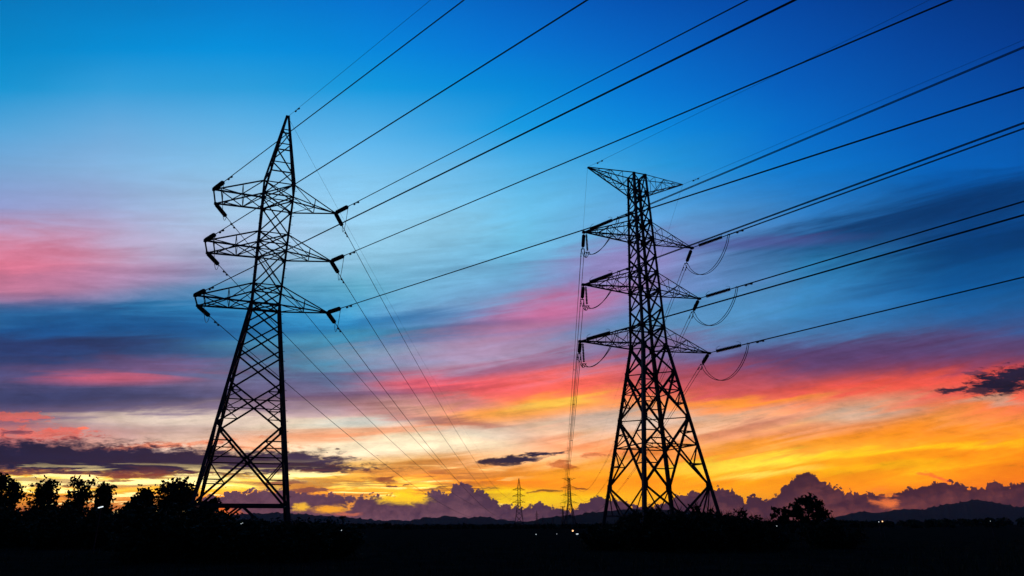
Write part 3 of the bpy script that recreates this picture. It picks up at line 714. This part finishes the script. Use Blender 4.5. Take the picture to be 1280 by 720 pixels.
# T-topped pylon
RROOT_inv = (Matrix.Translation((RX, RY, 0)) @ Matrix.Rotation(RA, 4, 'Z')).inverted()
for side in (-1, 1):
    arm, tn, tf = R_ARMS[(side, 'E')]; A = wpt('R', tn + V3(0, .05, 0)); key = 'EL' if side < 0 else 'ER'
    wire('earth_wire', near_span(A, R_AZ, mR[key], 190), .015, 'thin earth wire from the %s tip of the flat T-top rising to the right' % S[side], 'earth wire', G_R, (2.0,))
    far = FRP + Vector((side * 7.2, 0, 46))
    wire('earth_wire', sag_span(A, far, 11, 90), .012, 'thin earth wire dropping from the %s tip of the flat T-top to the horizon' % S[side], 'earth wire', G_RF)
for i in range(3):
    for side in (-1, 1):
        arm, tn, tf = R_ARMS[(side, i)]; A = wpt('R', tn + V3(0, .06, 0))
        key = ('L' if side < 0 else 'R') + str(i); loc = lambda p: RROOT_inv @ p
        din = Vector((math.cos(R_AZ), math.sin(R_AZ), mR[key])); far = FRP + Vector((side * (7.9, 8.3, 9.0)[i], 0, R_Z[i])); s_ = 13.5
        span = far - A; dout = Vector((span.x, span.y, span.z - 4 * s_))
        link, ins = 1.0, 4.3
        Pi = string_end(A, din, link + ins); Po = string_end(A, dout, link + ins - .6)
        for dr, n_ins in ((din, ins), (dout, ins - .6)):
            E0 = A; m = MB(); m.tube([loc(E0), loc(string_end(E0, dr, link))], .05, 6)
            m.insulator(loc(string_end(E0, dr, link)), loc(string_end(E0, dr, link + n_ins * .78)), .23, 18)
            e0, e1 = string_end(E0, dr, link + n_ins * .78), string_end(E0, dr, link + n_ins)
            m.tube([loc(e0), loc(e1)], .06, 6)
            sd_ = Vector((dr.y, -dr.x, 0)).normalized()
            m.tube([loc(e1 - sd_ * .24), loc(e1 + sd_ * .24)], .06, 6)
            for P0, up in ((string_end(E0, dr, link), 1), (e0, -1)):      # arcing horns
                z_ = Vector((0, 0, 1)); d_ = dr.normalized()
                m.tube([loc(P0), loc(P0 + z_ * .3), loc(P0 + z_ * .5 + d_ * .25 * up), loc(P0 + z_ * .55 + d_ * .55 * up)], .02, 5)
            m.build('insulator_string', 'ceramic', arm, False)
        sd_ = Vector((din.y, -din.x, 0)).normalized() * .2
        so_ = Vector((dout.y, -dout.x, 0)).normalized() * .2
        drop = 3.2 if side > 0 else 2.6
        m = MB()
        if side > 0:
            for s2 in (-1, 1): m.tube([loc(p) for p in jumper(Pi + sd_ * s2, Po - so_ * s2, drop)], .04, 6)
        else:                                   # the outer jumper is steadied by a short hanging string
            H = A + Vector((.35, .1, -2.7)); 
            hm = MB(); hm.tube([loc(A + Vector((.3, .1, 0))), loc(A + Vector((.3, .1, -.35)))], .04, 6); hm.insulator(loc(A + Vector((.3, .1, -.3))), loc(H + Vector((0, 0, .2))), .15, 12)
            hm.tube([loc(H + Vector((-.3, 0, 0))), loc(H + Vector((.3, 0, 0)))], .05, 6); hm.build('insulator_string', 'ceramic', arm, False)
            for s2 in (-1, 1):
                m.tube([loc(p) for p in jumper(Pi + sd_ * s2, H + Vector((.15 * s2, 0, -.05)), 1.5)], .04, 6)
                m.tube([loc(p) for p in jumper(H + Vector((.15 * s2, 0, -.05)), Po - so_ * s2, .9)], .04, 6)
        m.build('jumper_cable', 'wire', arm)
        bundle(near_span(Pi, R_AZ, mR[key], 190, 50), .040, .20, 'paired conductors leaving the %s %s arm of the T-topped pylon rightwards' % (LEV[i], S[side]), G_R, (1.5,), (30, 62))
        bundle(sag_span(Po, far, s_, 90), .036, .4, 'paired conductors dropping from the %s %s arm of the T-topped pylon to the horizon' % (LEV[i], S[side]), G_RF, (1.5,), (55, 110, 165, 225, 290, 360, 440))

# ------------------------------------------------------------------ vegetation
def leaf_quads(mb, rnd, c, n, spread, size, long=1.6):
    P = c + rnd.normal(0, 1, (n, 3)) * spread
    for p in P:
        d = rnd.normal(0, 1, 3); d /= np.linalg.norm(d); e_ = np.cross(d, rnd.normal(0, 1, 3)); e_ /= np.linalg.norm(e_) + 1e-9
        s_ = size * (.6 + .8 * rnd.rand()); a = d * s_ * long / 2; q = e_ * s_ / 2
        o = len(mb.v); mb.v += [tuple(p - a), tuple(p + q), tuple(p + a), tuple(p - q)]; mb.f.append((o, o+1, o+2, o+3))

def make_tree(seed, h, r, trunk_h, shape='round', clumps=46, per=55, leaf=.17, m_leaf='leaf'):
    rnd = np.random.RandomState(seed); root = empty('tree', (0, 0, 0))
    tm = MB(); lean = rnd.normal(0, .04, 2)
    top = Vector((lean[0] * h, lean[1] * h, h * .82))
    tp = [Vector((0, 0, -.2)), Vector((lean[0]*h*.3, lean[1]*h*.3, h*.35)), top * .8 + Vector((rnd.normal(0, .1), rnd.normal(0, .1), 0)), top]
    tm.tube(tp, [.028*h, .02*h, .012*h, .004*h], 8)
    cm_ = MB(); cs = []
    for i in range(clumps):
        t_ = rnd.rand(); z = trunk_h + (h - trunk_h) * t_
        if shape == 'round': rad = r * math.sqrt(max(.03, 1 - (2*t_ - 1) ** 2))
        elif shape == 'spire': rad = r * (1 - t_) ** .8 + .15
        elif shape == 'dome': rad = r * math.sqrt(max(.05, 1 - t_ ** 2))
        else: rad = r * (.55 + .45 * math.sin(t_ * 7 + seed))
        a = rnd.rand() * 6.283; q = rad * (.35 + .65 * math.sqrt(rnd.rand()))
        c = np.array([math.cos(a) * q + lean[0] * z, math.sin(a) * q + lean[1] * z, z - rnd.rand() * .1 * h]); cs.append(c)
        n = int(per * (.35 + rnd.rand())); leaf_quads(cm_, rnd, c, n, np.array([.062, .062, .048]) * h * (.6 + .6 * rnd.rand()), leaf)
        b0 = tp[1] + (top - tp[1]) * min(.95, max(0, (z / h) - .25)); mid = b0 + (Vector(c) - b0) * .5 + Vector((0, 0, .03 * h))
        tm.tube([b0, mid, Vector(c)], [.007*h, .005*h, .002*h], 5)
    for c in cs[::3]:                                   # loose sprigs past the outline
        d = c - np.array([0, 0, h * .5]); d /= np.linalg.norm(d) + 1e-6
        leaf_quads(cm_, rnd, c + d * h * .07, 7, .022 * h, leaf * .9)
    tm.build('trunk', 'bark', root); cm_.build('crown', m_leaf, root)
    return root

TREE_SPECS = [  # px, top py, width px, distance, shape, label
    (8, 598, 42, 88, 'round', 'leafy tree with gaps in its crown cut by the left picture edge'),
    (62, 600, 38, 92, 'spire', 'broad dark tree rising to a ragged tip left of the white lamp'),
    (86, 627, 30, 96, 'dome', 'low domed tree filling the gap between two taller ragged trees'),
    (107, 599, 30, 94, 'loose', 'tall open tree with sky showing through its crown above the white lamp'),
    (131, 607, 20, 97, 'spire', 'slim pointed tree immediately right of the white lamp'),
    (187, 613, 30, 90, 'spire', 'small ragged tree between the lamp and the round-crowned tree'),
    (166, 627, 34, 86, 'dome', 'low bushy tree left of the small ragged tree by the pylon'),
    (221, 601, 40, 92, 'round', 'round-crowned tree standing just left of the peaked pylon'),
    (262, 625, 34, 78, 'dome', 'bushy low tree covering the left feet of the peaked pylon'),
    (1006, 621, 33, 98, 'round', 'lone round tree right of the T-topped pylon and its bushes'),
    (977, 634, 26, 96, 'loose', 'sparse small tree leaning beside the lone round tree'),
]
for i, (px, py, wpx, Y, shp, lab) in enumerate(TREE_SPECS):
    P = at(px, py, Y); h = P.z; r_ = wpx / CAM_F * Y * .5 / cp
    th = {'round': .42, 'spire': .2, 'dome': .1, 'loose': .3}[shp] * h
    tr = make_tree(30 + i, h, r_, th, shp, clumps=36 if px > 900 else {'loose': 34}.get(shp, 60), per={'loose': 40}.get(shp, 62), leaf=.30, m_leaf=('leaf', 'leaf2')[i % 2])
    tr.location = (P.x, Y, 0); tag(tr, lab, 'tree', 'trees along the field edge')

def make_shrub(seed, spiky):
    "a unit shrub 1 m high and about 1.3 m across"
    rnd = np.random.RandomState(seed); root = empty('shrub', (0, 0, 0)); st = MB(); fo = MB()
    for i in range(26 if spiky else 30):
        a = rnd.rand() * 6.283; q = .62 * math.sqrt(rnd.rand()); hgt = (1 - .55 * (q / .62) ** 2) * (.6 + .4 * rnd.rand())
        tip = Vector((math.cos(a) * q, math.sin(a) * q, hgt)); b0 = Vector((tip.x * .3, tip.y * .3, -.03))
        st.tube([b0, (b0 + tip) / 2 + Vector((0, 0, .08)), tip], [.012, .008, .003], 4)
        for t_ in np.linspace(.25, 1, 7):
            c = np.array(b0 + (tip - b0) * t_)
            leaf_quads(fo, rnd, c, 16 if spiky else 26, .055 if spiky else .075, .045, 2.2)
        if spiky:
            for _ in range(9):
                d = Vector((rnd.normal(0, .09), rnd.normal(0, .09), .08 + .16 * rnd.rand())); s_ = Vector((rnd.normal(0, .006), rnd.normal(0, .006), 0)) + Vector((.007, 0, 0))
                o = len(fo.v); fo.v += [tuple(tip - s_), tuple(tip + s_), tuple(tip + d)]; fo.f.append((o, o+1, o+2))
    st.build('stem', 'bark', root); fo.build('foliage', 'leaf2' if spiky else 'leaf', root)
    return root
proto = [make_shrub(100 + i, i % 2 == 0) for i in range(6)]
used = [False] * 6
SH = []   # px, top py, distance, relative width, spiky?
rs = random.Random(11)
for px, py in ((752, 650), (770, 645), (786, 640), (803, 636), (818, 638), (832, 633), (846, 634), (860, 631), (874, 633), (887, 631), (902, 634), (918, 637), (934, 641), (950, 645), (962, 648), (1028, 644), (1046, 648)):
    SH.append((px, py, rs.uniform(58, 72), rs.uniform(1.0, 1.5), 1))
for px, py in ((-8, 632), (22, 638), (44, 633), (76, 633), (118, 634), (142, 640), (158, 636), (176, 632), (200, 632), (226, 630), (246, 630), (284, 641), (300, 650), (324, 646), (345, 650), (362, 651), (382, 650), (398, 648), (415, 651)):
    SH.append((px, py, rs.uniform(66, 84) if px < 190 else rs.uniform(44, 52), rs.uniform(1.2, 1.7), 0))
def shrub_label(px, spiky, i):
    if spiky: return ('spiky dark shrub in the scrub mound around the feet of the T-topped pylon' if px < 970 else 'low spiky shrub at the foot of the lone round tree')
    if px < 150: return 'dense dark shrub under the ragged trees by the white lamp'
    if px < 290: return 'dense dark shrub hiding the left feet of the peaked pylon'
    return 'low dark shrub in the row before the right feet of the peaked pylon'
def shrub_group(px, spiky):
    if spiky: return 'spiky shrubs around the T-topped pylon' if px < 970 else 'spiky shrubs by the lone tree'
    return 'shrubs under the ragged trees' if px < 150 else 'shrubs left of the peaked pylon' if px < 290 else 'shrubs right of the peaked pylon'
for i, (px, py, Y, w_, spk) in enumerate(SH):
    k = rs.choice([j for j in range(6) if (j % 2 == 0) == bool(spk)])
    o = proto[k] if not used[k] else copy_tree(proto[k]); used[k] = True
    P = at(px, py, Y); h = P.z
    o.location = (P.x, Y, 0); o.rotation_euler = (0, 0, rs.uniform(0, 6.28)); o.scale = (h * w_, h * w_, h)
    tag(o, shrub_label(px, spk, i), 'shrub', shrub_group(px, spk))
for k in range(6):
    if not used[k]:
        for ch in list(proto[k].children): bpy.data.objects.remove(ch)
        bpy.data.objects.remove(proto[k])

# palm on the plain
P = at(429, 646.5, 160); h = P.z
pr = tag(empty('palm_tree', (P.x, 160, 0)), 'small fan palm silhouetted alone against the hills right of the peaked pylon', 'palm tree')
MB().tube([(0, 0, -.1), (.08, 0, h * .4), (0, .05, h * .8)], [.16, .13, .12], 8).build('trunk', 'bark', pr)
fm = MB(); rnd = np.random.RandomState(3)
for i in range(34):
    a = rnd.rand() * 6.283; e_ = rnd.uniform(-.5, 1.3); d = Vector((math.cos(a) * math.cos(e_), math.sin(a) * math.cos(e_), math.sin(e_)))
    c0 = Vector((0, .05, h * .8)); c1 = c0 + d * .75; sx = d.cross(Vector((0, 0, 1)))
    sx = sx.normalized() if sx.length > .1 else Vector((1, 0, 0)); up = sx.cross(d)
    fm.tube([c0, c1], .015, 4)
    for q in np.linspace(-1.1, 1.1, 9):
        t_ = c1 + (d * math.cos(q) + sx * math.sin(q)) * .62 + up * .04; s2 = (sx * math.cos(q) - d * math.sin(q)) * .035
        o = len(fm.v); fm.v += [tuple(c1), tuple(c1 + (t_ - c1) * .6 + s2), tuple(t_), tuple(c1 + (t_ - c1) * .6 - s2)]; fm.f.append((o, o+1, o+2, o+3))
fm.build('fronds', 'frond', pr)

# the far wood closing the plain: countless crowns merging into one dark band
rnd = np.random.RandomState(21); fw = MB()
ICO = [(0, 0, 1)] + [(math.cos(a) * .894, math.sin(a) * .894, .447) for a in np.arange(5) * 1.2566] + [(math.cos(a + .628) * .894, math.sin(a + .628) * .894, -.447) for a in np.arange(5) * 1.2566]
def far_crown(c, r_, h):
    n = 120
    d = rnd.normal(0, 1, (n, 3)); d /= np.linalg.norm(d, axis=1)[:, None]; d[:, 2] = abs(d[:, 2])
    P_ = c + d * np.array([r_, r_, h]) * rnd.uniform(.55, 1.05, (n, 1))
    for p in P_:
        q = rnd.normal(0, 1, (2, 3)) * r_ * .17; o = len(fw.v); fw.v += [tuple(p - q[0]), tuple(p + q[1]), tuple(p + q[0]), tuple(p - q[1])]; fw.f.append((o, o+1, o+2, o+3))
prof_x = [-40, 280, 380, 430, 470, 520, 600, 636, 660, 700, 760, 980, 1040, 1090, 1140, 1190, 1230, 1260, 1300, 1340]
prof_y = [645, 651, 653, 656, 654, 658, 658, 655.5, 658, 657, 656, 651, 650, 651, 650, 648.5, 649, 646, 648, 648]
for i in range(520):
    px = rnd.uniform(-60, 1340); Y = rnd.uniform(420, 760); py = np.interp(px, prof_x, prof_y) + abs(rnd.normal(0, 1.6)) - .3
    P = at(px, py, Y); h = max(2.2, P.z); r_ = rnd.uniform(2.4, 5.0)
    far_crown(np.array([P.x, Y, h * .25]), r_, h * .75)
tag(fw.build('far_wood', 'leaf'), 'dark band of far trees closing the plain below the hills', 'far wood', kind='stuff')

# foreground scrub and grass: one dark mass
gm = MB(); rnd = np.random.RandomState(9)
for i in range(9000):
    Y = 9 * (90 / 9) ** rnd.rand(); x = rnd.uniform(-.85, .85) * Y; hgt = rnd.uniform(.15, .5) * (1 + .3 * math.sin(x * .3) * math.sin(Y * .2))
    for j in range(3):
        a = rnd.rand() * 6.283; w_ = .012 * (1 + Y / 40); d = np.array([rnd.normal(0, .25), rnd.normal(0, .25), 1]) * hgt
        s_ = np.array([math.cos(a), math.sin(a), 0]) * w_; p = np.array([x + rnd.normal(0, .1), Y + rnd.normal(0, .1), -.06]); o = len(gm.v)
        gm.v += [tuple(p - s_), tuple(p + s_), tuple(p + d)]; gm.f.append((o, o+1, o+2))
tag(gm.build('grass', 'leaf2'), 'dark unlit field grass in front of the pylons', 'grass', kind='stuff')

# ------------------------------------------------------------------ lamps
def lamp(px, py, Y, r_, kind, label, tilt=0.0, bar=0.0):
    P = at(px, py, Y)
    if P.z < .35: Y = Y * (CAM_H - .5) / (CAM_H - P.z); P = at(px, py, Y)
    r_ *= .75
    root = tag(empty('street_lamp', (P.x, Y, 0)), label, 'lamp', 'lit lamps on the dark plain')
    MB().tube([(0, 0, 0), (0, 0, P.z * .97)], [.05, .035], 6).build('pole', 'steel', root)
    m = MB()
    if bar:
        d = Vector((math.cos(tilt), 0, math.sin(tilt))) * bar / 2; c = Vector((0, -.08, P.z)); m.tube([c - d, c - d * .9, c + d * .9, c + d], [r_ * .6, r_, r_, r_ * .6], 8)
        MB().tube([(0, 0, P.z * .94), (0, -.08, P.z)], .03, 6).build('bracket', 'steel', root)
    else:
        c = Vector((0, 0, P.z)); m.tube([c + Vector((0, 0, z_ * r_)) for z_ in (-1, -.7, 0, .7, 1)], [r_ * .3, r_ * .75, r_, r_ * .75, r_ * .3], 10)
        MB().tube([(0, 0, P.z + r_), (0, 0, P.z + r_ * 1.25)], [r_ * 1.1, r_ * .3], 10).build('lamp_cap', 'steel', root)
    m.build('lamp_head', kind, root, True)
lamp(126.5, 634, 60, .055, 'lamp_white', 'bright white tube lamp tilted among the ragged trees', .25, .42)
lamp(302, 655, 45, .05, 'lamp_white', 'white tube lamp between the legs of the peaked pylon', .3, .26)
lamp(427, 663, 120, .11, 'lamp_white', 'small white lamp on the plain below the lone palm')
lamp(716, 663.5, 150, .22, 'lamp_orange', 'orange lamp at the foot of the T-topped distant pylon')
lamp(670, 668, 105, .07, 'lamp_white', 'faint white lamp below the tiny far pylons')
lamp(696, 667.5, 110, .055, 'lamp_white', 'faintest white lamp just left of the orange lamp')
lamp(721.5, 667.5, 112, .06, 'lamp_white', 'white tube lamp close right of the orange lamp', .05, .34)
lamp(1050, 654.5, 120, .07, 'lamp_white', 'small white lamp left of the brightest pair on the right')
lamp(1103, 651.8, 120, .13, 'lamp_orange', 'brightest warm lamp on the plain under the right-hand hills')
lamp(1098.5, 652.3, 121, .07, 'lamp_white', 'dim white lamp touching the brightest warm lamp on the right')
lamp(971, 657.5, 70, .04, 'lamp_white', 'dim lamp under the lone round tree')
lamp(1238, 651.5, 120, .05, 'lamp_white', 'rightmost dim lamp under the highest hill')
